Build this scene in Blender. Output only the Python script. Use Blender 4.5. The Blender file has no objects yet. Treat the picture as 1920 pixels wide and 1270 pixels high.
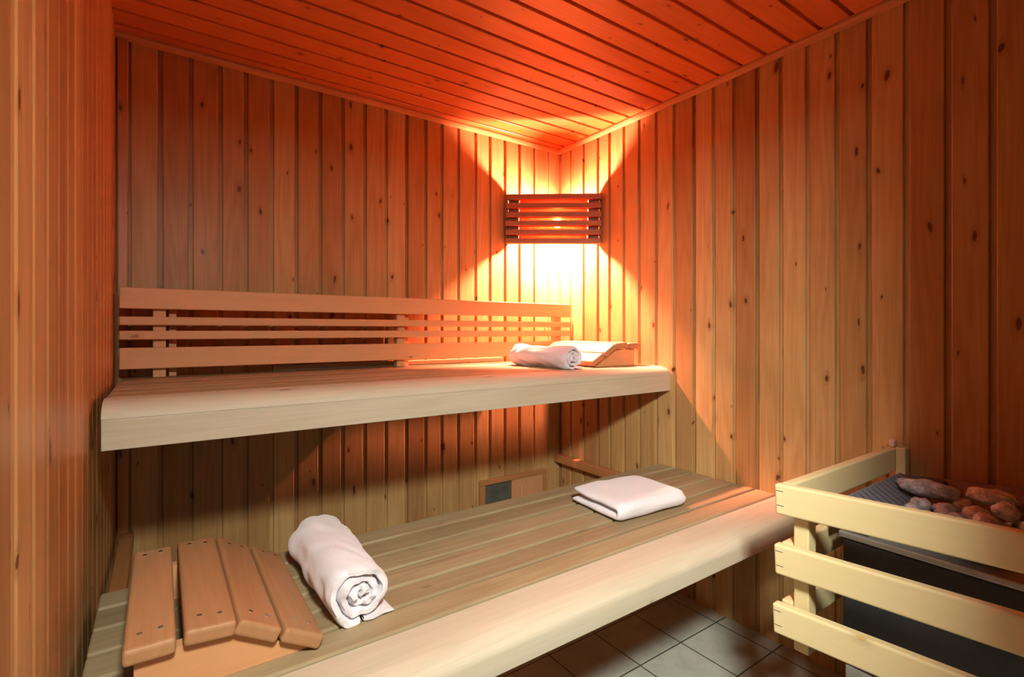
import bpy, bmesh, math, random
from mathutils import Vector, Matrix, noise
R = math.radians
sc = bpy.context.scene
COL = sc.collection
rng = random.Random(7)

# ------------------------------------------------------------------ camera
cd = bpy.data.cameras.new('camera'); cam = bpy.data.objects.new('camera', cd); COL.objects.link(cam)
cam.location = (-1.8133, -2.1331, 1.1229)
cam.rotation_euler = (R(90), 0, R(55.042 - 90))
cd.sensor_width = 36.0; cd.lens = 941.76 / 1920 * 36; cd.shift_y = -15.07 / 1920
cd.clip_start = 0.01
sc.camera = cam

# ------------------------------------------------------------------ materials
def mat(name):
    m = bpy.data.materials.new(name); m.use_nodes = True
    nt = m.node_tree; nt.nodes.clear()
    out = nt.nodes.new('ShaderNodeOutputMaterial'); b = nt.nodes.new('ShaderNodeBsdfPrincipled')
    nt.links.new(b.outputs[0], out.inputs[0])
    return m, nt, b

class NG:
    """tiny helper for building node graphs"""
    def __init__(s, nt): s.nt = nt
    def put(s, sock, v):
        if v is None: return
        if isinstance(v, bpy.types.NodeSocket): s.nt.links.new(v, sock)
        else: sock.default_value = v
    def math(s, op, a, b=None, c=None, clamp=False):
        n = s.nt.nodes.new('ShaderNodeMath'); n.operation = op; n.use_clamp = clamp
        s.put(n.inputs[0], a); s.put(n.inputs[1], b); s.put(n.inputs[2], c); return n.outputs[0]
    def vmul(s, a, b):
        n = s.nt.nodes.new('ShaderNodeVectorMath'); n.operation = 'MULTIPLY'; s.put(n.inputs[0], a); s.put(n.inputs[1], b); return n.outputs[0]
    def vadd(s, a, b):
        n = s.nt.nodes.new('ShaderNodeVectorMath'); n.operation = 'ADD'; s.put(n.inputs[0], a); s.put(n.inputs[1], b); return n.outputs[0]
    def noise(s, v, scale, detail=3, rough=.5, dist=0, col=False):
        n = s.nt.nodes.new('ShaderNodeTexNoise'); s.put(n.inputs['Vector'], v)
        n.inputs['Scale'].default_value = scale; n.inputs['Detail'].default_value = detail
        n.inputs['Roughness'].default_value = rough; n.inputs['Distortion'].default_value = dist
        return n.outputs['Color' if col else 'Fac']
    def ramp(s, f, lo, hi, a=0., b=1.):
        n = s.nt.nodes.new('ShaderNodeMapRange'); n.interpolation_type = 'SMOOTHSTEP'
        s.put(n.inputs[0], f); s.put(n.inputs[1], lo); s.put(n.inputs[2], hi); s.put(n.inputs[3], a); s.put(n.inputs[4], b); return n.outputs[0]
    def mix(s, f, a, b, mode='MIX'):
        n = s.nt.nodes.new('ShaderNodeMix'); n.data_type = 'RGBA'; n.blend_type = mode
        s.put(n.inputs[0], f)
        for i, v in ((6, a), (7, b)):
            s.put(n.inputs[i], (*v, 1) if isinstance(v, tuple) else v)
        return n.outputs[2]
    def attr(s, name, out):
        n = s.nt.nodes.new('ShaderNodeAttribute'); n.attribute_name = name; return n.outputs[out]
    def bump(s, h, strength, dist):
        n = s.nt.nodes.new('ShaderNodeBump'); n.inputs['Strength'].default_value = strength; n.inputs['Distance'].default_value = dist
        s.put(n.inputs['Height'], h); return n.outputs[0]

def wood(name, light, dark, var, grain=.5, knots=1., rough=.42, knotcol=(.11, .03, .012), kscale=(10., 4.2), streak=None, spec=.5):
    m, nt, b = mat(name); g = NG(nt)
    wc = g.attr('wc', 'Vector'); br = g.attr('br', 'Fac')
    # knots first, they bend the grain
    sx = nt.nodes.new('ShaderNodeSeparateXYZ'); nt.links.new(wc, sx.inputs[0])
    warp = g.noise(g.vmul(wc, (14., 7., 14.)), 1., 1, .5, 0, True)
    kv = g.vadd(g.vmul(wc, (kscale[0], kscale[1], 0.)), g.vmul(warp, (.35, .35, 0.)))
    v = nt.nodes.new('ShaderNodeTexVoronoi'); v.voronoi_dimensions = '2D'; v.feature = 'F1'; v.inputs['Scale'].default_value = 1.
    nt.links.new(kv, v.inputs['Vector'])
    vc = nt.nodes.new('ShaderNodeSeparateColor'); nt.links.new(v.outputs['Color'], vc.inputs[0])
    has = g.math('GREATER_THAN', vc.outputs[0], 1. - .5 * min(knots, 1.9))
    kr = g.math('MULTIPLY_ADD', vc.outputs[1], .050, .014)
    d = v.outputs['Distance']
    core = g.math('MULTIPLY', g.ramp(g.math('DIVIDE', d, kr), .75, 1.15, 1., 0.), has)
    halo = g.math('MULTIPLY', g.ramp(g.math('DIVIDE', d, kr), .9, 3.2, 1., 0.), has)
    # grain
    bend = g.math('MULTIPLY', g.math('MULTIPLY', halo, halo), 1.4)
    base = g.noise(g.vmul(wc, (9., .75, 9.)), 1., 2, .45)
    rings = g.math('SINE', g.math('ADD', g.math('MULTIPLY', base, 62.), g.math('MULTIPLY', bend, 5.)))
    rings = g.math('MULTIPLY_ADD', rings, .5, .5)
    fine = g.noise(g.vmul(wc, (260., 5., 260.)), 1., 3, .6)
    cloud = g.noise(g.vmul(wc, (5., 2.2, 5.)), 1., 3, .55)
    f = g.math('ADD', g.math('MULTIPLY', rings, .30 * grain), g.math('MULTIPLY', g.ramp(fine, .3, .75), .45 * grain))
    f = g.math('ADD', f, g.math('MULTIPLY', g.ramp(cloud, .35, .7), .35 * grain), None, True)
    c = g.mix(f, light, dark)
    c = g.mix(g.math('MULTIPLY', g.math('SUBTRACT', br, .5), 1.0, None), c, c)
    tint = g.mix(br, (1. - var, 1. - var * 1.25, 1. - var * 1.4), (1., 1., 1.))
    c = g.mix(1., c, tint, 'MULTIPLY')
    if streak:
        st = g.noise(g.vmul(wc, (34., 1.5, 34.)), 1., 2, .5)
        c = g.mix(g.math('MULTIPLY', g.ramp(st, .60, .72), streak[1]), c, streak[0])
    c = g.mix(g.math('MULTIPLY', halo, .38), c, tuple(x * .62 for x in dark))
    c = g.mix(g.math('MULTIPLY', core, .9), c, knotcol)
    nt.links.new(c, b.inputs['Base Color'])
    b.inputs['Roughness'].default_value = rough
    b.inputs['Specular IOR Level'].default_value = spec
    nt.links.new(g.bump(g.math('ADD', g.math('MULTIPLY', fine, .6), g.math('MULTIPLY', rings, .4)), .07, .0012), b.inputs['Normal'])
    return m

M = {}
M['panel'] = wood('pine panelling', (.66, .43, .19), (.37, .17, .05), .34, grain=.62, knots=1.25, rough=.38, spec=.22)
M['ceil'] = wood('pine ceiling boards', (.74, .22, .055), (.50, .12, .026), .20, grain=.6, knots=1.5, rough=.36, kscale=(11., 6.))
M['trim'] = wood('pine trim', (.58, .28, .11), (.38, .15, .05), .12, grain=.6, knots=.6, rough=.4)
M['bench'] = wood('abachi bench wood', (.42, .34, .205), (.27, .19, .10), .18, grain=.75, knots=.25, rough=.55, knotcol=(.25, .14, .07), streak=((.22, .12, .06), .45), spec=.35)
M['fascia'] = wood('pale bench front wood', (.60, .54, .43), (.46, .38, .26), .06, grain=.6, knots=.12, rough=.55, knotcol=(.25, .14, .07), spec=.35)
M['rail'] = wood('aspen rail wood', (.72, .38, .18), (.60, .28, .12), .10, grain=.4, knots=.25, rough=.5, knotcol=(.3, .13, .06), spec=.4)
M['head'] = wood('alder headrest wood', (.50, .27, .13), (.34, .155, .065), .12, grain=.5, knots=.2, rough=.5, knotcol=(.15, .05, .02), spec=.4)
M['shade'] = wood('lamp shade wood', (.40, .17, .08), (.28, .10, .05), .15, grain=.4, knots=0., rough=.5)
M['guard'] = wood('pale guard rail wood', (.76, .64, .36), (.66, .53, .27), .06, grain=.35, knots=.35, rough=.42, knotcol=(.55, .36, .12), spec=.4)

def simple(name, colr, rough=.5, metal=0., bumpy=None, var=None):
    m, nt, b = mat(name); g = NG(nt)
    b.inputs['Base Color'].default_value = (*colr, 1); b.inputs['Roughness'].default_value = rough; b.inputs['Metallic'].default_value = metal
    tc = nt.nodes.new('ShaderNodeTexCoord').outputs['Object']
    if bumpy: nt.links.new(g.bump(g.noise(tc, bumpy[0], 4, .6), bumpy[1], bumpy[2]), b.inputs['Normal'])
    if var:
        nz = g.noise(tc, var[0], 4, .6)
        nt.links.new(g.mix(g.ramp(nz, .35, .65), colr, var[1]), b.inputs['Base Color'])
    return m
M['steel'] = simple('screw steel', (.75, .72, .70), .25, 1.)
M['dark'] = simple('black heater enamel', (.022, .022, .028), .5, .0, (300, .15, .001), (9., (.035, .035, .043)))
M['darkrim'] = simple('dark grey heater steel', (.12, .12, .145), .38, .5, (200, .1, .001), (14., (.17, .17, .20)))
M['louvre'] = simple('grey louvre steel', (.20, .20, .25), .45)
M['galv'] = simple('galvanised steel', (.50, .49, .46), .45, .6, (120, .1, .001), (10., (.40, .39, .37)))
M['hole'] = simple('dark duct', (.035, .04, .035), .7, 0., None, (8., (.05, .05, .045)))
M['plastic'] = simple('pale clip', (.75, .55, .50), .3)
M['grille'] = simple('vent grille grey', (.11, .12, .10), .6, 0., None, (12., (.08, .085, .07)))

def towel_mat():
    m, nt, b = mat('white terry cotton'); g = NG(nt)
    tc = nt.nodes.new('ShaderNodeTexCoord').outputs['Object']
    n1 = g.noise(tc, 420, 3, .7); n2 = g.noise(tc, 60, 3, .6)
    nt.links.new(g.mix(g.ramp(n1, .3, .7), (.72, .69, .76), (.82, .80, .86)), b.inputs['Base Color'])
    b.inputs['Roughness'].default_value = .95
    b.inputs['Sheen Weight'].default_value = .35; b.inputs['Sheen Roughness'].default_value = .5
    nt.links.new(g.bump(g.math('ADD', g.math('MULTIPLY', n1, .5), g.math('MULTIPLY', n2, .8)), .45, .003), b.inputs['Normal'])
    return m
M['towel'] = towel_mat()

def stone_mat():
    m, nt, b = mat('grey sauna stone'); g = NG(nt)
    tc = nt.nodes.new('ShaderNodeTexCoord').outputs['Object']
    n1 = g.noise(tc, 45, 5, .7); n2 = g.noise(tc, 220, 3, .7); n3 = g.noise(tc, 12, 2, .5)
    c = g.mix(g.ramp(n1, .35, .68), (.34, .34, .40), (.82, .80, .88))
    c = g.mix(g.math('MULTIPLY', g.ramp(n2, .55, .7), .6), c, (.20, .19, .24))
    c = g.mix(g.math('MULTIPLY', g.ramp(n3, .55, .75), .35), c, (.55, .46, .44))
    nt.links.new(c, b.inputs['Base Color']); b.inputs['Roughness'].default_value = .85
    nt.links.new(g.bump(g.math('ADD', n1, g.math('MULTIPLY', n2, .5)), .6, .006), b.inputs['Normal'])
    return m
M['stone'] = stone_mat()

def tile_mat():
    m, nt, b = mat('grey floor tiles'); g = NG(nt)
    tc = nt.nodes.new('ShaderNodeTexCoord').outputs['Object']
    sx = nt.nodes.new('ShaderNodeSeparateXYZ'); nt.links.new(tc, sx.inputs[0])
    P = .2165
    u = g.math('DIVIDE', g.math('ADD', sx.outputs[0], .0635), P); v = g.math('DIVIDE', g.math('ADD', sx.outputs[1], 1.0), P)
    def edge(q):
        fr = g.math('FRACT', q); return g.math('MINIMUM', fr, g.math('SUBTRACT', 1., fr))
    e = g.math('MINIMUM', edge(u), edge(v))
    tile = g.ramp(e, .007, .014)
    cid = nt.nodes.new('ShaderNodeCombineXYZ'); nt.links.new(g.math('FLOOR', u), cid.inputs[0]); nt.links.new(g.math('FLOOR', v), cid.inputs[1])
    wn = nt.nodes.new('ShaderNodeTexWhiteNoise'); nt.links.new(cid.outputs[0], wn.inputs['Vector'])
    n1 = g.noise(tc, 9, 5, .65); n2 = g.noise(g.vmul(tc, (1., 2.5, 1.)), 45, 4, .7)
    c = g.mix(g.ramp(n1, .3, .7), (.38, .39, .35), (.49, .51, .45))
    c = g.mix(g.math('MULTIPLY', g.ramp(n2, .5, .7), .35), c, (.58, .58, .52))
    c = g.mix(g.math('MULTIPLY', wn.outputs['Value'], .18), c, (.35, .35, .31))
    c = g.mix(tile, (.045, .05, .035), c)
    nt.links.new(c, b.inputs['Base Color'])
    nt.links.new(g.ramp(n2, .3, .7, .38, .55), b.inputs['Roughness'])
    nt.links.new(g.bump(g.math('ADD', g.math('MULTIPLY', tile, 1.), g.math('MULTIPLY', n2, .12)), .5, .002), b.inputs['Normal'])
    return m
M['tile'] = tile_mat()

def emis(name, colr, st):
    m = bpy.data.materials.new(name); m.use_nodes = True; nt = m.node_tree; nt.nodes.clear()
    o = nt.nodes.new('ShaderNodeOutputMaterial'); e = nt.nodes.new('ShaderNodeEmission')
    e.inputs[0].default_value = (*colr, 1); e.inputs[1].default_value = st; nt.links.new(e.outputs[0], o.inputs[0]); return m
def glass_mat():
    m, nt, b = mat('door glass')
    b.inputs['Base Color'].default_value = (.95, 1., .98, 1); b.inputs['Roughness'].default_value = .0
    b.inputs['Transmission Weight'].default_value = 1.; b.inputs['IOR'].default_value = 1.45
    return m

# ------------------------------------------------------------------ geometry helpers
class MB:
    """collects shapes, carries wood coordinates, becomes ONE mesh object"""
    def __init__(s): s.v = []; s.f = []; s.wc = []; s.br = []; s.mi = []; s.sm = []
    def add(s, verts, faces, wcs, br, mi=0, smooth=False):
        o = len(s.v); s.v += [tuple(p) for p in verts]; s.wc += wcs; s.br += [br] * len(verts)
        s.f += [[i + o for i in f] for f in faces]; s.mi += [mi] * len(faces); s.sm += [smooth] * len(faces)
    def _wc(s, pts, axis, off):
        out = []
        for p in pts:
            a = 'xyz'.index(axis); o = [p[i] for i in range(3) if i != a]
            out.append((o[0] + o[1] + off[0], p[a] + off[1], o[0] - o[1] + off[2]))
        return out
    def bm(s, bm, axis='x', br=None, mi=0, smooth=False, mtx=None):
        off = (rng.uniform(0, 40), rng.uniform(0, 40), rng.uniform(0, 40))
        bm.verts.index_update(); pts = [v.co.copy() for v in bm.verts]
        w = s._wc(pts, axis, off)
        if mtx: pts = [mtx @ p for p in pts]
        s.add(pts, [[v.index for v in f.verts] for f in bm.faces], w, rng.random() if br is None else br, mi, smooth); bm.free()
    def box(s, x0, x1, y0, y1, z0, z1, axis='x', bev=.003, seg=2, mtx=None, mi=0, br=None):
        b = bmesh.new(); bmesh.ops.create_cube(b, size=1)
        for v in b.verts: v.co = Vector(((x0 + x1) / 2 + v.co.x * (x1 - x0), (y0 + y1) / 2 + v.co.y * (y1 - y0), (z0 + z1) / 2 + v.co.z * (z1 - z0)))
        if bev: bmesh.ops.bevel(b, geom=b.edges[:], offset=bev, segments=seg, profile=.5, affect='EDGES')
        s.bm(b, axis, br, mi, False, mtx)
    def prism(s, prof, axis, a, b_, bev=0, mi=0, smooth=False, br=None):
        """closed profile (two coords in remaining-axis order) extruded along axis"""
        b = bmesh.new(); k = 'xyz'.index(axis)
        def P(q, t):
            c = [0, 0, 0]; o = [i for i in range(3) if i != k]; c[o[0]], c[o[1]] = q; c[k] = t; return c
        A = [b.verts.new(P(q, a)) for q in prof]; B = [b.verts.new(P(q, b_)) for q in prof]; n = len(prof)
        for i in range(n): b.faces.new((A[i], A[(i + 1) % n], B[(i + 1) % n], B[i]))
        b.faces.new(A[::-1]); b.faces.new(B); bmesh.ops.recalc_face_normals(b, faces=b.faces[:])
        if bev:
            es = [e for e in b.edges if abs(e.verts[0].co[k] - e.verts[1].co[k]) < 1e-6]
            bmesh.ops.bevel(b, geom=es, offset=bev, segments=2, profile=.5, affect='EDGES')
        s.bm(b, axis, br, mi, smooth)
    def cyl(s, p0, p1, r, n=16, mi=0, r1=None, axis='z', smooth=True):
        p0 = Vector(p0); p1 = Vector(p1); d = p1 - p0
        b = bmesh.new(); bmesh.ops.create_cone(b, cap_ends=True, segments=n, radius1=r, radius2=r if r1 is None else r1, depth=d.length)
        s.bm(b, axis, None, mi, smooth, Matrix.Translation((p0 + p1) / 2) @ d.to_track_quat('Z', 'Y').to_matrix().to_4x4())
    def build(s, name, mats, parent=None, loc=None):
        me = bpy.data.meshes.new(name)
        lo = Vector(loc) if loc is not None else Vector((0, 0, 0))
        me.from_pydata([Vector(p) - lo for p in s.v], [], s.f)
        a = me.attributes.new('wc', 'FLOAT_VECTOR', 'POINT'); a.data.foreach_set('vector', [c for w in s.wc for c in w])
        a = me.attributes.new('br', 'FLOAT', 'POINT'); a.data.foreach_set('value', s.br)
        for m in (mats if isinstance(mats, (list, tuple)) else [mats]): me.materials.append(M[m] if isinstance(m, str) else m)
        me.polygons.foreach_set('material_index', s.mi); me.polygons.foreach_set('use_smooth', s.sm)
        me.update()
        if any(s.sm):
            try: me.set_sharp_from_angle(angle=R(45))
            except Exception: pass
        o = bpy.data.objects.new(name, me); COL.objects.link(o)
        o.location = lo
        if parent:
            o.parent = parent; o.matrix_parent_inverse = Matrix.Identity(4)
            o.location = lo - world_loc(parent)
        return o

def world_loc(o):
    v = Vector(o.location); p = o.parent
    while p: v += Vector(p.location); p = p.parent
    return v
def thing(name, label, cat, loc, group=None):
    o = bpy.data.objects.new(name, None); COL.objects.link(o); o.location = loc; o.empty_display_size = .05
    o['label'] = label; o['category'] = cat
    if group: o['group'] = group
    return o
def tag(o, label, cat, group=None):
    o['label'] = label; o['category'] = cat
    if group: o['group'] = group
    return o
def struct(o): o['kind'] = 'structure'; return o
def cen(*a): return a

# ------------------------------------------------------------------ the room
XL, YF, ZC = -1.937, -3.0, 2.12
BG = [-1.897, -1.808, -1.719, -1.627, -1.543, -1.454, -1.364, -1.272, -1.181, -1.087, -.992, -.896, -.802, -.719, -.630, -.534, -.450, -.359, -.267, -.172, -.077]
RG = [-.015, -.101, -.200, -.306, -.386, -.480, -.574, -.671, -.767, -.865, -.955, -1.043, -1.134, -1.221, -1.311, -1.403, -1.493, -1.589, -1.685, -1.778]
t = RG[-1]
while t > YF: t -= .095; RG.append(t)
def boards(lines, lo, hi, span0, span1, place, along, rec=.014, dep=.010, ch=.003):
    """tongue-and-groove boards; lines = the right edge of each recess; place(u, d, t) -> point, d = depth behind the face"""
    mb = MB(); ls = sorted([l for l in lines if lo < l < hi]); edges = [lo - rec] + [l - rec for l in ls] + [hi]
    for i in range(len(edges) - 1):
        a, b = edges[i], edges[i + 1]                       # recess a..a+rec, face a+rec..b
        pr = [(a, dep), (a + rec, dep), (a + rec + ch * .3, ch * .5), (a + rec + ch, 0), (b - ch, 0), (b - ch * .3, ch * .5), (b, dep)]
        off = (rng.uniform(0, 60), rng.uniform(0, 60), rng.uniform(0, 60)); V = []; W = []
        for tt in (span0, span1):
            for (u, d) in pr:
                V.append(place(u, d, tt)); W.append((u + off[0], tt + off[1], off[2] + d))
        n = len(pr)
        F = [[j, j + 1, n + j + 1, n + j] for j in range(n - 1)]
        mb.add(V, F, W, rng.random())
    return mb
def fix_normals(o, toward):
    me = o.data; bm = bmesh.new(); bm.from_mesh(me)
    for f in bm.faces:
        if f.normal.dot(Vector(toward)) < -1e-3: f.normal_flip()
    bm.to_mesh(me); bm.free()
def backing(mb, x0, x1, y0, y1, z0, z1): mb.box(x0, x1, y0, y1, z0, z1, 'z', 0)

mb = boards(BG, XL, 0, 0, ZC + .01, lambda u, d, t: (u, d, t), 'z'); backing(mb, XL - .06, .05, .011, .05, 0, ZC + .01)
struct(mb.build('wall_back', 'panel'))
mb = boards([g + .014 for g in RG], YF, 0, 0, ZC + .01, lambda u, d, t: (d, u, t), 'z'); backing(mb, .011, .05, YF, .05, 0, ZC + .01)
struct(mb.build('wall_right', 'panel'))
LG = [-.06 - .09 * i for i in range(33)]
mb = boards(LG, YF, 0, 0, ZC + .01, lambda u, d, t: (XL - d * .3, u, t), 'z', dep=.004, ch=.010); backing(mb, XL - .05, XL - .008, YF, .05, 0, ZC + .01)
struct(mb.build('wall_left', 'panel'))
# ceiling, boards parallel to the back wall
CG = [-.055 - .0925 * i for i in range(32)]
mb = boards(CG, YF, 0, XL, 0, lambda u, d, t: (t, u, ZC + d), 'x', rec=.011, dep=.012); backing(mb, XL, 0, YF, 0, ZC + .013, ZC + .05)
struct(mb.build('ceiling', 'ceil'))
# floor
mb = MB(); mb.box(XL - .05, .05, YF - .9, .05, -.05, 0, 'x', 0)
struct(mb.build('floor', 'tile'))
# ceiling trims and the corner strip
mb = MB(); mb.prism([(0, ZC), (-.022, ZC), (-.022, ZC - .009), (-.016, ZC - .018), (-.008, ZC - .021), (0, ZC - .022)], 'x', XL, 0); struct(mb.build('trim_1', 'trim'))
mb = MB(); mb.prism([(0, ZC), (-.022, ZC), (-.022, ZC - .009), (-.016, ZC - .018), (-.008, ZC - .021), (0, ZC - .022)], 'y', YF, 0); struct(mb.build('trim_2', 'trim'))
mb = MB(); mb.box(XL + .004, XL + .034, -.012, 0, 0, ZC - .02, 'z', .004); struct(mb.build('trim_3', 'trim'))
# front wall with the open doorway the camera stands in, glass door leaf folded back outside
DX, DY, DZ = -1.30, -2.20, 1.845  # unseen jamb and lintel, shaped to cut the fill light
mb = MB()
mb.box(DX + .03, .05, DY - .08, DY, 0, ZC, 'z', 0); mb.box(XL, DX + .03, DY - .08, DY, DZ + .03, ZC, 'z', 0)
struct(mb.build('wall_front', simple('dark bounce-cutting front wall', (.03, .028, .03), .3)))  # unseen wall, kept near black to hold back bounce light
mb = MB(); mb.box(DX, DX + .03, DY - .09, DY + .01, 0, DZ, 'z', .004); mb.box(XL, DX + .03, DY - .09, DY + .01, DZ, DZ + .03, 'x', .004)
struct(mb.build('trim_4', 'trim'))
mb = MB()
for a_ in (DY - .70, DY - .15): mb.box(DX + .035, DX + .07, a_, a_ + .05, .02, DZ - .01, 'z', .004)
for z_ in (.02, DZ - .06): mb.box(DX + .035, DX + .07, DY - .65, DY - .15, z_, z_ + .05, 'y', .004)
dr = struct(mb.build('door_1', 'trim'))
mb = MB(); mb.box(DX + .05, DX + .056, DY - .65, DY - .15, .07, DZ - .06, 'z', 0)
pane = mb.build('glass_pane', glass_mat(), dr)

# ------------------------------------------------------------------ upper bench
UZ = .966
ub = thing('upper_bench', 'upper slatted wooden sauna bench with thick rounded pale front board', 'bench', (-.96, -.4, .86))
def nose_profile(yb, yf, zt, zb, ra, rb, th):
    """profile (y,z): top slab from yb to the rounded front yf, front face down to zb"""
    p = [(yb, zt)]
    for k in range(9):
        a = R(90 * k / 8); p.append((yf + ra - ra * math.sin(a), zt - rb + rb * math.cos(a)))
    p += [(yf, zb), (yf + .028, zb), (yf + .028, zt - th), (yb, zt - th)]
    return p
us = [-.035, -.145, -.250, -.350, -.445, -.538, -.630]
for i in range(6):
    mb = MB(); mb.box(-1.919, -.001, us[i + 1] + .004, us[i] - .003, UZ - .026, UZ, 'x', .004); mb.build('slat', 'bench', ub)
mb = MB(); mb.prism(nose_profile(-.633, -.742, UZ, .930, .065, .036, .03)[:-4] + [(-.742, .930), (-.742 + .03, .930), (-.712, UZ - .03), (-.633, UZ - .03)], 'x', -1.919, -.001, 0, 0, True); mb.build('nosing', 'fascia', ub)
mb = MB(); mb.box(-1.919, -.001, -.742, -.714, .862, .9295, 'x', .0015); mb.build('front_board', 'fascia', ub)
mb = MB(); mb.box(-1.919, -.01, -.700, -.660, .865, UZ - .027, 'x', .002); mb.build('support_beam', 'bench', ub)
for x in (-1.915, -.035):
    mb = MB(); mb.box(x, x + .03, -.655, -.02, .885, UZ - .027, 'y', .002); mb.build('support_rail', 'rail', ub)

# ------------------------------------------------------------------ backrest
bk = thing('backrest', 'four-rail wooden backrest along the wall above the upper bench', 'backrest', (-.96, -.08, UZ))
for (z0, z1) in ((1.193, 1.262), (1.140, 1.168), (1.093, 1.122), (.998, 1.067)):
    mb = MB(); mb.box(-1.922, -.018, -.112, -.090, z0, z1, 'x', .003); mb.build('rail', 'rail', bk)
for x in (-1.835, -.985, -.105):
    mb = MB(); mb.box(x, x + .036, -.0895, -.052, UZ + .001, 1.25, 'z', .002); mb.build('post', 'rail', bk)
    mb = MB(); mb.box(x + .044, x + .066, -.060, -.010, UZ + .001, 1.24, 'z', .002); mb.box(x + .02, x + .05, -.052, -.010, 1.0, 1.03, 'y', .002); mb.build('wall_batten', 'rail', bk)
mb = MB(); mb.box(-1.46, -.40, -.030, -.002, UZ + .001, UZ + .022, 'x', .003); mb.build('bottom_batten', 'bench', bk)

# ------------------------------------------------------------------ lower bench
LZ = .535
lb = thing('lower_bench', 'lower slatted wooden sauna bench with broad rounded pale front board', 'bench', (-.96, -1.0, .45))
ls = [-.684, -.768, -.860, -.952, -1.040, -1.121, -1.203]
for i in range(6):
    mb = MB(); mb.box(-1.924, -.001, ls[i + 1] + .0055, ls[i] - .0045, LZ - .026, LZ, 'x', .0045)
    mb.build('slat', 'bench', lb)
mb = MB(); mb.prism([(-1.208, LZ)] + [(-1.333 + .06 - .06 * math.sin(R(11.25 * k)), LZ - .034 + .034 * math.cos(R(11.25 * k))) for k in range(9)] + [(-1.333, .465), (-1.303, .465), (-1.303, LZ - .03), (-1.208, LZ - .03)], 'x', -1.924, -.001, 0, 0, True)
mb.build('front_board', 'fascia', lb)
mb = MB(); mb.box(-1.92, -.01, -1.290, -1.250, .436, LZ - .031, 'x', .002); mb.build('support_beam', 'shade', lb)
mb = MB(); mb.box(-1.92, -.01, -.76, -.72, .44, LZ - .027, 'x', .002); mb.build('support_beam', 'bench', lb)
for x in (-1.926, -.042):
    mb = MB(); mb.box(x, x + .038, -1.20, -.004, .402, .445, 'y', .004); mb.build('wall_cleat', 'trim', lb)
for x in (-1.926, -.042):
    mb = MB(); mb.box(x, x + .038, -1.20, -.70, .4455, LZ - .027, 'y', .002); mb.build('spacer', 'bench', lb)

# ------------------------------------------------------------------ head rests
def headrest(label, loc, flip, ylen=.40):
    """profile: two flat slats, two sloping ones; local x grows towards the low end"""
    t_ = thing('headrest', label, 'headrest', loc)
    L = Vector(loc); sx = -1 if flip else 1
    def X(a): return L.x + sx * a
    # slats given by top-surface endpoints (u0,z0)-(u1,z1)
    th = .026
    S = [((0, .102), (.069, .101)), ((.080, .106), (.154, .100)), ((.160, .099), (.226, .061)), ((.232, .061), (.298, .024))]
    y0, y1 = L.y - ylen / 2, L.y + ylen / 2
    for (u0, z0), (u1, z1) in S:
        dx, dz = u1 - u0, z1 - z0; l = math.hypot(dx, dz); nx, nz = -dz / l, dx / l
        q = [(u0, z0), (u1, z1), (u1 - nx * th, z1 - nz * th), (u0 - nx * th, z0 - nz * th)]
        b = bmesh.new(); A = [b.verts.new((X(u), y0, L.z + z)) for u, z in q]; B = [b.verts.new((X(u), y1, L.z + z)) for u, z in q]
        for i in range(4): b.faces.new((A[i], A[(i + 1) % 4], B[(i + 1) % 4], B[i]))
        b.faces.new(A[::-1]); b.faces.new(B); bmesh.ops.recalc_face_normals(b, faces=b.faces[:])
        bmesh.ops.bevel(b, geom=b.edges[:], offset=.0065, segments=3, profile=.5, affect='EDGES')
        mb = MB(); mb.bm(b, 'y'); sl = mb.build('slat', 'head', t_)
        for yy in (y0 + .045, y1 - .03):
            for w in (.30, .70):
                u = u0 + dx * w; z = z0 + dz * w
                c = Vector((X(u), yy + rng.uniform(-.004, .004), L.z + z)); nn = Vector((sx * nx, 0, nz))
                mb = MB(); mb.cyl(c - nn * .004, c + nn * .0009, .0040, 12); sc_ = mb.build('screw', 'steel', sl)
    # two side boards under the slats
    pr = [(.014, .0005), (.014, .0745), (.150, .0735), (.218, .033), (.278, .0005)]
    for ya, yb in ((y0 + .022, y0 + .046), (y1 - .055, y1 - .031)):
        mb = MB(); b = bmesh.new()
        A = [b.verts.new((X(u), ya, L.z + z)) for u, z in pr]; B = [b.verts.new((X(u), yb, L.z + z)) for u, z in pr]; n = len(pr)
        for i in range(n): b.faces.new((A[i], A[(i + 1) % n], B[(i + 1) % n], B[i]))
        b.faces.new(A[::-1]); b.faces.new(B); bmesh.ops.recalc_face_normals(b, faces=b.faces[:])
        mb.bm(b, 'x'); mb.build('side_board', 'rail', t_)
    return t_
headrest('brown slatted headrest with screws on the lower bench, left of the large rolled towel', (-1.862, -.967, LZ), False, .42)
headrest('slatted headrest at the right wall end of the upper bench', (-.028, -.385, UZ), True, .42)

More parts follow.
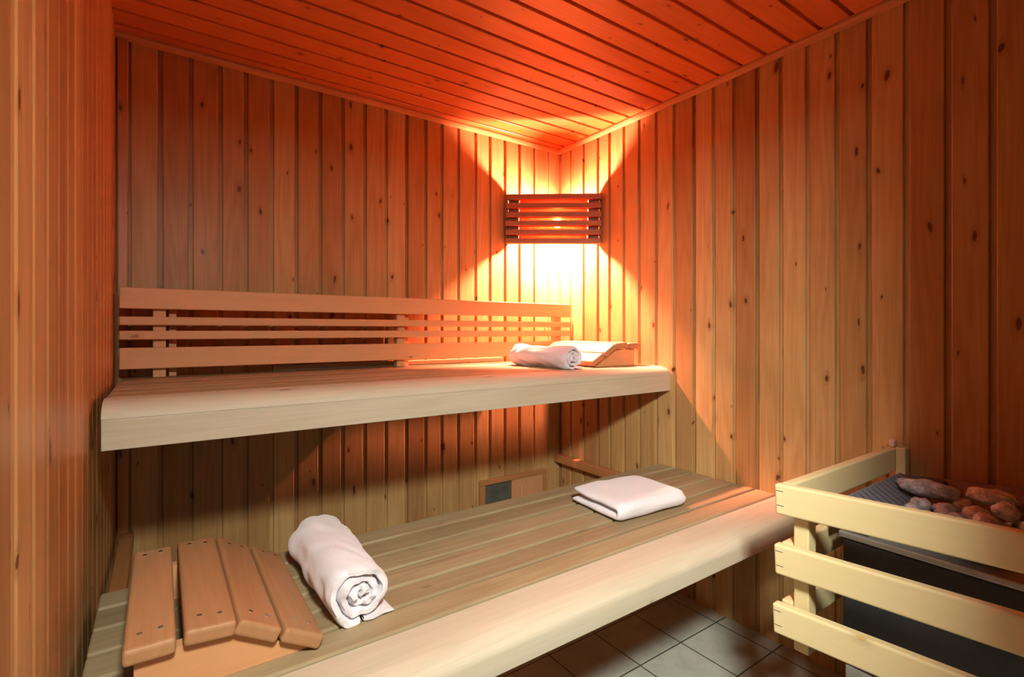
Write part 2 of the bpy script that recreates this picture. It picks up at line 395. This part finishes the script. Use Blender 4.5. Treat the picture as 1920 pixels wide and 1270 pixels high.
# ------------------------------------------------------------------ towels
def rolled(name, label, loc, yaw, Lh, Rr, turns, seed, squash=.93, wr=1.0, tail=.05):
    n = 56; T = int(turns * n); K = 30; th = Rr / (turns + .35) * .90
    V = []; F = []; o3 = Vector((seed * 3.1, seed * 1.7, seed))
    def rad(i): return Rr * (.10 + .90 * (i / T)) - th * .5
    ph0 = R(-95)                              # outer end of the sheet ends under the roll
    rows = []
    for i in range(T + 1):
        a = ph0 - (T - i) / n * 2 * math.pi
        r0 = rad(i); fr = i / T
        for side in (0, 1):
            row = []
            for k in range(K + 1):
                y = -Lh / 2 + Lh * k / K
                e = min(k, K - k)
                tk = th * .5 * (1, .62, .9, 1)[min(e, 3)] if False else th * .5 * (.55 if e == 0 else .88 if e == 1 else 1)
                r = r0 + (tk if side else -tk)
                c = Vector((math.cos(a) * 1.2, y * 7, math.sin(a) * 1.2)) + o3
                r += wr * .0055 * noise.noise(c) * (.3 + .7 * fr) + .0028 * noise.noise(Vector((math.cos(a) * 2.2 + fr * 3, math.sin(a) * 2.2, seed * 2.))) * (1.2 - fr)
                # diagonal pull creases on the outer layer
                s_ = y * 16 + math.cos(a) * 1.6 + seed
                r += wr * .0022 * (math.sin(s_ * 2.2) + .6 * math.sin(s_ * 5.1 + 1)) * fr * noise.noise(c * .8 + Vector((5, 5, 5)))* 3
                yy = y + (.0045 * math.sin(a * 2.3 + seed) + .006 * noise.noise(Vector((math.cos(a) * 1.5 + fr * 4, math.sin(a) * 1.5, seed + (9 if k > K / 2 else 0))))) * (1 if e < 4 else .4)
                row.append((math.cos(a) * r, yy, math.sin(a) * r * squash))
            rows.append(row)
    for row in rows: V += row
    W_ = K + 1
    def vid(i, side, k): return (i * 2 + side) * W_ + k
    for i in range(T):
        for side in (0, 1):
            for k in range(K):
                q = [vid(i, side, k), vid(i + 1, side, k), vid(i + 1, side, k + 1), vid(i, side, k + 1)]
                F.append(q if side == 0 else q[::-1])
        for k, fl in ((0, 0), (K, 1)):
            q = [vid(i, 0, k), vid(i, 1, k), vid(i + 1, 1, k), vid(i + 1, 0, k)]
            F.append(q if not fl else q[::-1])
    for i, fl in ((0, 0), (T, 1)):
        for k in range(K):
            q = [vid(i, 0, k), vid(i, 0, k + 1), vid(i, 1, k + 1), vid(i, 1, k)]
            F.append(q if not fl else q[::-1])
    # soft core filling the eye of the roll
    zb = -Rr * squash * .93
    V = [(x, y, max(z, zb) if z < zb else z) for x, y, z in V]
    # loose tail of the sheet lying beside the roll
    o = len(V); tl = tail; m_ = 7
    for side in (0, 1):
        for j in range(m_ + 1):
            for k in range(K + 1):
                y = -Lh / 2 + Lh * k / K; f_ = j / m_
                zz = zb + (.0035 + .007 * side) + .004 * noise.noise(Vector((f_ * 2, y * 12, seed))) * f_
                if j == m_: zz = zb + .007
                V.append((Rr * .05 + f_ * (Rr * .72 + tl * (.25 + .2 * noise.noise(Vector((y * 6, seed, 1))))), y + .004 * math.sin(j + seed), zz))
    def tv(side, j, k): return o + (side * (m_ + 1) + j) * W_ + k
    for j in range(m_):
        for k in range(K):
            q = [tv(0, j, k), tv(0, j + 1, k), tv(0, j + 1, k + 1), tv(0, j, k + 1)]; F.append(q)
            q = [tv(1, j, k), tv(1, j + 1, k), tv(1, j + 1, k + 1), tv(1, j, k + 1)]; F.append(q[::-1])
        for k in (0, K): F.append([tv(0, j, k), tv(0, j + 1, k), tv(1, j + 1, k), tv(1, j, k)])
    for k in range(K): F.append([tv(0, m_, k), tv(0, m_, k + 1), tv(1, m_, k + 1), tv(1, m_, k)])
    me = bpy.data.meshes.new(name); me.from_pydata(V, [], F); me.materials.append(M['towel'])
    bm = bmesh.new(); bm.from_mesh(me); bmesh.ops.recalc_face_normals(bm, faces=bm.faces[:]); bm.to_mesh(me); bm.free()
    me.polygons.foreach_set('use_smooth', [True] * len(me.polygons)); me.set_sharp_from_angle(angle=R(70))
    ob = bpy.data.objects.new(name, me); COL.objects.link(ob)
    zmin = min(v.co.z for v in me.vertices)
    ob.location = (loc[0], loc[1], loc[2] - zmin + .0005); ob.rotation_euler = (0, 0, R(yaw))
    return tag(ob, label, 'towel')
rolled('rolled_towel', 'large rolled white towel on the lower bench beside the brown headrest', (-1.482, -.955, LZ), 0, .36, .069, 3.2, 3, .92, 1.7)
rolled('rolled_towel', 'rolled white towel lying on the upper bench next to the headrest', (-.455, -.43, UZ), 2, .375, .054, 3.0, 8, .94, 1.3)

def folded(label, loc, yaw):
    # U-folded towel: fold at the front (local -y), profile swept along x
    hx, yb, yf = .152, .105, -.105; th = .027
    path = []                                     # centreline (y,z) bottom back -> front fold -> top back
    for k in range(9): path.append((yb + (yf - yb) * k / 8 + .0, th * .55))
    for k in range(1, 8):
        a = R(-90 - 180 * k / 8); path.append((yf + .013 * math.cos(a) * 1.0 - 0, th * .55 + .0150 + .0150 * math.sin(a)))
    for k in range(9): path.append((yf + (yb - .004 - yf) * k / 8, th * .55 + .030))
    n = len(path); K = 22; V = []; F = []
    nr = []
    for i in range(n):
        a = Vector(path[max(i - 1, 0)]); b = Vector(path[min(i + 1, n - 1)]); d = (b - a).normalized(); nr.append(Vector((-d.y, d.x)))
    for side in (0, 1):
        for i in range(n):
            for k in range(K + 1):
                u = -1 + 2 * k / K; e = min(k, K - k); tk = th * .5 * (.45, .85, 1, 1)[min(e, 3)]
                if i in (0, n - 1): tk *= .5
                if i in (1, n - 2): tk *= .9
                s_ = 1 if side else -1
                y = path[i][0] + nr[i].x * tk * s_; z = path[i][1] + nr[i].y * tk * s_
                x = u * hx
                top = 1 if i > n / 2 else 0
                lift = .004 * noise.noise(Vector((x * 9, y * 9, 3 + top))) + top * (.006 * max(0, (y) / .1) * (.4 + .6 * max(0, -u)) )
                if top: lift += .008 * math.exp(-((u + .35) / .3) ** 2) * max(0, (y + .02) / .12)
                x += .006 * noise.noise(Vector((y * 14, u * 2, 7 + top * 3))) - top * .006 * (u > 0)
                y += .008 * noise.noise(Vector((x * 7, 2, top)))
                V.append((x, y, max(z + lift, .0005)))
    W_ = K + 1
    def vid(s, i, k): return (s * n + i) * W_ + k
    for i in range(n - 1):
        for k in range(K):
            for s in (0, 1): F.append([vid(s, i, k), vid(s, i + 1, k), vid(s, i + 1, k + 1), vid(s, i, k + 1)])
        for k in (0, K): F.append([vid(0, i, k), vid(1, i, k), vid(1, i + 1, k), vid(0, i + 1, k)])
    for i in (0, n - 1):
        for k in range(K): F.append([vid(0, i, k), vid(0, i, k + 1), vid(1, i, k + 1), vid(1, i, k)])
    me = bpy.data.meshes.new('folded_towel'); me.from_pydata(V, [], F); me.materials.append(M['towel'])
    bm = bmesh.new(); bm.from_mesh(me); bmesh.ops.recalc_face_normals(bm, faces=bm.faces[:]); bm.to_mesh(me); bm.free()
    me.polygons.foreach_set('use_smooth', [True] * len(me.polygons))
    o = bpy.data.objects.new('folded_towel', me); COL.objects.link(o); o.location = loc; o.rotation_euler = (0, 0, R(yaw))
    md = o.modifiers.new('subdivision', 'SUBSURF'); md.levels = 1; md.render_levels = 2
    return tag(o, label, 'towel')
folded('folded white towel lying flat on the lower bench', (-.520, -.960, LZ + .001), -3)

# ------------------------------------------------------------------ corner lamp
lp = thing('corner_lamp', 'slatted wooden corner lamp glowing high in the back corner', 'lamp', (-.19, -.19, 1.55))
LM = Matrix.Translation((-.196, -.180, 0)) @ Matrix.Rotation(R(-41), 4, 'Z') @ Matrix.Translation((0, 0, 1.68)) @ Matrix.Rotation(R(1.1), 4, 'Y') @ Matrix.Translation((0, 0, -1.68))      # local x runs across the corner
LZ0, LP, LH = 1.560, .0446, .0262
for k in range(6):
    z0 = LZ0 + k * LP; mb = MB(); mb.box(-.240, .240, -.010, .024, z0, z0 + LH, 'x', .003, mtx=LM); mb.build('slat', 'shade', lp)
for s_ in (-1, 1):
    mb = MB(); mb.box(min(s_ * .229, s_ * .175), max(s_ * .229, s_ * .175), .0245, .040, LZ0 + .003, LZ0 + 5 * LP + LH - .003, 'z', .002, mtx=LM); mb.build('batten', 'shade', lp)
def diffuser_mat():
    m = bpy.data.materials.new('red heat screen'); m.use_nodes = True; nt = m.node_tree; nt.nodes.clear()
    o = nt.nodes.new('ShaderNodeOutputMaterial'); a = nt.nodes.new('ShaderNodeBsdfTranslucent'); d = nt.nodes.new('ShaderNodeBsdfDiffuse'); t_ = nt.nodes.new('ShaderNodeBsdfTransparent')
    a.inputs[0].default_value = (.34, .030, .012, 1); d.inputs[0].default_value = (.55, .12, .06, 1); t_.inputs[0].default_value = (.9, .35, .2, 1)
    m1 = nt.nodes.new('ShaderNodeMixShader'); m1.inputs[0].default_value = .55; nt.links.new(a.outputs[0], m1.inputs[1]); nt.links.new(d.outputs[0], m1.inputs[2])
    m2 = nt.nodes.new('ShaderNodeMixShader'); m2.inputs[0].default_value = .12; nt.links.new(m1.outputs[0], m2.inputs[1]); nt.links.new(t_.outputs[0], m2.inputs[2])
    nt.links.new(m2.outputs[0], o.inputs[0]); return m
mb = MB(); mb.box(-.173, .173, .026, .0285, LZ0 + .006, LZ0 + 5 * LP + LH - .006, 'x', 0, mtx=LM); mb.build('heat_screen', diffuser_mat(), lp)
BP = Vector((-.105, -.105, 1.684))
b = bmesh.new(); bmesh.ops.create_uvsphere(b, u_segments=20, v_segments=12, radius=.022, matrix=Matrix.Translation(BP))
mb = MB(); mb.bm(b, 'z', smooth=True); bulb = mb.build('bulb', emis('lamp bulb glow', (1., .32, .20), 27000.), lp)
mb = MB(); mb.cyl(BP + Vector((0, 0, .0225)), BP + Vector((0, 0, .080)), .026, 20); mb.cyl(BP + Vector((0, 0, .062)), BP + Vector((.088, .088, .062)), .010, 12); mb.cyl(BP + Vector((.080, .080, .062)), BP + Vector((.098, .098, .062)), .030, 20); mb.build('socket', simple('lamp socket porcelain', (.55, .45, .38), .5), lp)

# ------------------------------------------------------------------ vent
vt = thing('wall_vent', 'small wooden sliding air vent low on the back wall', 'vent', (-.31, 0, .22))
mb = MB()
mb.box(-.525, -.103, -.016, -.0005, .352, .376, 'x', .002); mb.box(-.525, -.103, -.016, -.0005, .20, .222, 'x', .002)
mb.box(-.525, -.493, -.0155, -.0005, .2225, .3515, 'z', .002); mb.box(-.128, -.103, -.0155, -.0005, .2225, .3515, 'z', .002)
mb.build('frame', 'trim', vt)
mb = MB(); mb.box(-.330, -.1285, -.012, -.003, .2225, .3515, 'z', .0015); ht = mb.build('hatch', 'rail', vt)
mb = MB(); mb.box(-.282, -.268, -.024, -.0125, .255, .325, 'z', .003); mb.build('grip', 'rail', ht)
mb = MB(); mb.box(-.4925, -.3305, -.003, -.0005, .2225, .3515, 'z', 0); mb.build('opening', 'grille', vt)

# ------------------------------------------------------------------ heater guard
gd = thing('heater_guard', 'pale wooden three-rail guard around the sauna heater', 'guard rail', (-.35, -1.75, .44))
GX, GY = -.668, -1.540
TZ = ((.706, .774), (.571, .638), (.440, .506)); tilt = R(2.6)
for i, (z0, z1) in enumerate(TZ):
    Mx = Matrix.Translation((GX, GY, z0)) @ Matrix.Rotation(-tilt, 4, 'X') @ Matrix.Rotation(R(1.2), 4, 'Z')
    gx = (0, -.003, -.010)[i]
    mb = MB(); mb.box(gx, gx + .024, -.645, 0, 0, z1 - z0, 'y', .005, 3, Mx); fr_ = mb.build('front_rail', 'guard', gd)
    for f_ in (.30, .78):
        mb = MB(); mb.box(gx - .0004, gx + .001, -.020, -.004, (z1 - z0) * f_, (z1 - z0) * f_ + .0012, 'y', 0, 1, Mx); mb.build('joint_line', 'hole', fr_)
    mb = MB(); mb.box(GX + .0245, -.001, GY - .0245, GY - .001, z0, z1, 'x', .004); mb.build('side_rail', 'guard', gd)
    mb = MB(); mb.box(GX + .03, -.001, GY - .645, GY - .621, z0 + .03, z1 + .03, 'x', .004); mb.build('side_rail', 'guard', gd)
mb = MB(); mb.box(GX + .030, GX + .066, GY - .058, GY - .0255, .40, .742, 'z', .003); mb.build('post', 'guard', gd)
mb = MB(); mb.box(-.034, -.002, GY - .050, GY - .0255, .40, .778, 'z', .003); mb.build('post', 'guard', gd)
mb = MB(); mb.box(GX + .040, GX + .074, GY - .620, GY - .590, .42, .78, 'z', .003); mb.build('post', 'guard', gd)
mb = MB(); mb.box(-.034, -.002, GY - .620, GY - .590, .42, .80, 'z', .003); mb.build('post', 'guard', gd)
mb = MB(); mb.box(-.030, -.004, GY - .022, GY - .006, .7755, .797, 'z', .004)
tag(mb.build('plastic_clip', 'plastic'), 'tiny pale clip on top of the guard rail where it meets the wall', 'clip')

# ------------------------------------------------------------------ heater
ht = thing('sauna_heater', 'black box-shaped sauna heater behind the wooden guard', 'heater', (-.3, -1.78, 0))
hx0, hx1, hy0, hy1 = -.505, -.085, -1.93, -1.612
mb = MB(); mb.box(hx0, hx1, hy0, hy1, .345, .640, 'z', .006); mb.build('housing', 'dark', ht)
mb = MB(); mb.box(hx0 + .004, hx1 - .004, hy0 + .004, hy1 - .004, .06, .3445, 'z', .004); mb.build('base_panel', 'galv', ht)
for x in (hx0 + .03, hx1 - .06):
    for y in (hy0 + .03, hy1 - .06): mb = MB(); mb.box(x, x + .03, y, y + .03, 0, .0595, 'z', .002); mb.build('foot', 'galv', ht)
mb = MB(); mb.box(hx0 - .006, hx1 + .006, hy0 - .006, hy1 + .006, .6405, .655, 'y', .003); mb.build('lip', 'galv', ht)
# flared stone tray: sloping rim plates
def plate(mb, a, b, c, d, th=.003):
    a, b, c, d = map(Vector, (a, b, c, d)); n = (b - a).cross(d - a).normalized() * th
    V = [a, b, c, d, a + n, b + n, c + n, d + n]
    F = [[0, 1, 2, 3], [7, 6, 5, 4], [0, 4, 5, 1], [1, 5, 6, 2], [2, 6, 7, 3], [3, 7, 4, 0]]
    mb.add([tuple(v) for v in V], F, [(0, 0, 0)] * 8, .5)
tz, tb = .714, .657
ox0, ox1, oy0, oy1 = hx0, hx1 - .0, hy0 + .06, hy1 + .018
ix0, ix1, iy0, iy1 = hx0 + .05, hx1 - .06, oy0 + .09, oy1 - .065
mb = MB()
plate(mb, (ox1, oy1, tz), (ox1, oy0, tz + .025), (ix1, iy0, tb), (ix1, iy1, tb))
plate(mb, (ox0, oy0, tz - .02), (ox1, oy0, tz + .025), (ix1, iy0, tb), (ix0, iy0, tb))
plate(mb, (ox0, oy1, tz - .02), (ox0, oy0, tz - .02), (ix0, iy0, tb), (ix0, iy1, tb))
plate(mb, (ix0, iy0, tb), (ix1, iy0, tb), (ix1, iy1, tb), (ix0, iy1, tb))
mb.build('stone_tray', 'darkrim', ht)
mb = MB()
mb0 = MB(); mb0.box(ox0 + .003, ox1 - .003, iy1 - .004, oy1 - .006, .6555, .6562, 'x', 0); mb0.build('louvre_gap_shade', 'dark', ht)  # black sheet added below the louvres, its colour stands in for shade in the gaps
for k in range(15):                                                   # louvred left rim
    x = ox1 - .012 - k * .026
    plate(mb, (x, oy1, tz), (x - .013, oy1, tz), (x - .013, iy1 - .01, tb + .006), (x, iy1 - .01, tb + .006), .004)
mb.box(ox0, ox1, oy1 - .004, oy1 + .002, tz - .055, tz + .003, 'x', .001); mb.build('louvred_rim', 'louvre', ht)
mb = MB(); mb.box(ox1 - .05, ox1 - .002, oy1 - .105, oy1 - .075, tz - .010, tz + .006, 'y', .003); mb.box(ox1 - .05, ox1 - .004, oy1 - .06, oy1 - .042, tz - .012, tz + .004, 'y', .003); mb.build('bracket', 'darkrim', ht)
b = bmesh.new()
bmesh.ops.create_cone(b, cap_ends=False, segments=32, radius1=.034, radius2=.036, depth=.012)
mb = MB(); mb.bm(b, 'z', smooth=True, mtx=Matrix.Translation((-.300, -1.880, .705)) @ Matrix.Rotation(R(12), 4, 'Y')); mb.build('steel_ring', 'steel', ht)

from mathutils.bvhtree import BVHTree
_solid = []
def tree_of(o, mw):
    me = o.data; return BVHTree.FromPolygons([mw @ v.co for v in me.vertices], [tuple(f.vertices) for f in me.polygons])
for ch in ht.children:
    _solid.append(tree_of(ch, Matrix.Translation(world_loc(ch))))
def settle(o, p, rz, tl, zmin):
    """lower a stone until it would touch the heater or a stone below it"""
    z = p[2] + .05; last = z
    while z > zmin:
        mw = Matrix.Translation((p[0], p[1], z)) @ Matrix.Rotation(R(rz), 4, 'Z') @ Matrix.Rotation(R(tl), 4, 'Y')
        t_ = tree_of(o, mw)
        if any(t_.overlap(q) for q in _solid): break
        last = z; z -= .0015
    mw = Matrix.Translation((p[0], p[1], last)) @ Matrix.Rotation(R(rz), 4, 'Z') @ Matrix.Rotation(R(tl), 4, 'Y')
    _solid.append(tree_of(o, mw)); o.location = (p[0], p[1], last)
def stone(p, s, rz, seed, label, group=None, tilt_=0):
    b = bmesh.new(); bmesh.ops.create_icosphere(b, subdivisions=3, radius=1)
    for v in b.verts:
        d = v.co.normalized(); o3 = Vector((seed * 2.7, seed, -seed))
        r = 1 + .30 * noise.noise(d * 1.3 + o3) + .14 * noise.noise(d * 3.1 + o3) + .05 * noise.noise(d * 8 + o3)
        v.co = Vector((d.x * r * s[0], d.y * r * s[1], d.z * r * s[2]))
    mb = MB(); mb.bm(b, 'z', smooth=True)
    o = mb.build('sauna_stone', 'stone'); o.rotation_euler = (0, R(tilt_), R(rz)); settle(o, p, rz, tilt_, .66)
    return tag(o, label, 'stone', group)
G = 'small grey stones heaped on the heater'; GL = 'small grey stone heaped among the others on the heater'
sp = [(-.300, -1.690), (-.345, -1.725), (-.292, -1.745), (-.240, -1.735), (-.365, -1.785), (-.310, -1.805), (-.405, -1.735), (-.425, -1.800), (-.255, -1.690), (-.180, -1.755), (-.395, -1.840), (-.335, -1.858)]
for i, (x, y) in enumerate(sp):
    r = rng.uniform(.021, .0245); stone((x, y, .694 + rng.uniform(0, .014)), (r, r * rng.uniform(.95, 1.1), r * .85), rng.uniform(0, 180), 10 + i, GL, G)

stone((-.185, -1.680, .733), (.027, .062, .021), 8, 1, 'long pale grey stone lying on top at the back of the heater')
stone((-.225, -1.815, .728), (.026, .052, .018), -10, 2, 'broad dark grey stone lying on the right of the heater top')
stone((-.395, -1.668, .722), (.020, .022, .015), 0, 5, 'small pale grey stone nearest the louvred left rim of the heater')

# ------------------------------------------------------------------ light
def area(name, loc, target, sx_, sy_, power, colr, spread=180):
    l = bpy.data.lights.new(name, 'AREA'); l.shape = 'RECTANGLE'; l.size = sx_; l.size_y = sy_; l.energy = power; l.color = colr; l.spread = R(spread)
    o = bpy.data.objects.new(name, l); COL.objects.link(o); o.location = loc
    o.rotation_euler = (Vector(target) - Vector(loc)).to_track_quat('-Z', 'Y').to_euler(); return o
# added fill light without a fixture, shining in through the doorway behind the camera
area('doorway_fill_light', (-1.72, -2.48, 1.95), (-.55, -1.25, 1.15), .22, .26, 50, (1., 1., .86), 140)
w = bpy.data.worlds.new('world'); sc.world = w; w.use_nodes = True
w.node_tree.nodes['Background'].inputs[0].default_value = (.5, .55, .8, 1); w.node_tree.nodes['Background'].inputs[1].default_value = .03

sc.view_settings.view_transform = 'Standard'; sc.view_settings.look = 'None'; sc.view_settings.gamma = 1.0
sc.view_settings.use_curve_mapping = False
sc.view_settings.exposure = 0.06
sc.cycles.max_bounces = 8; sc.cycles.diffuse_bounces = 6; sc.cycles.sample_clamp_indirect = 8.
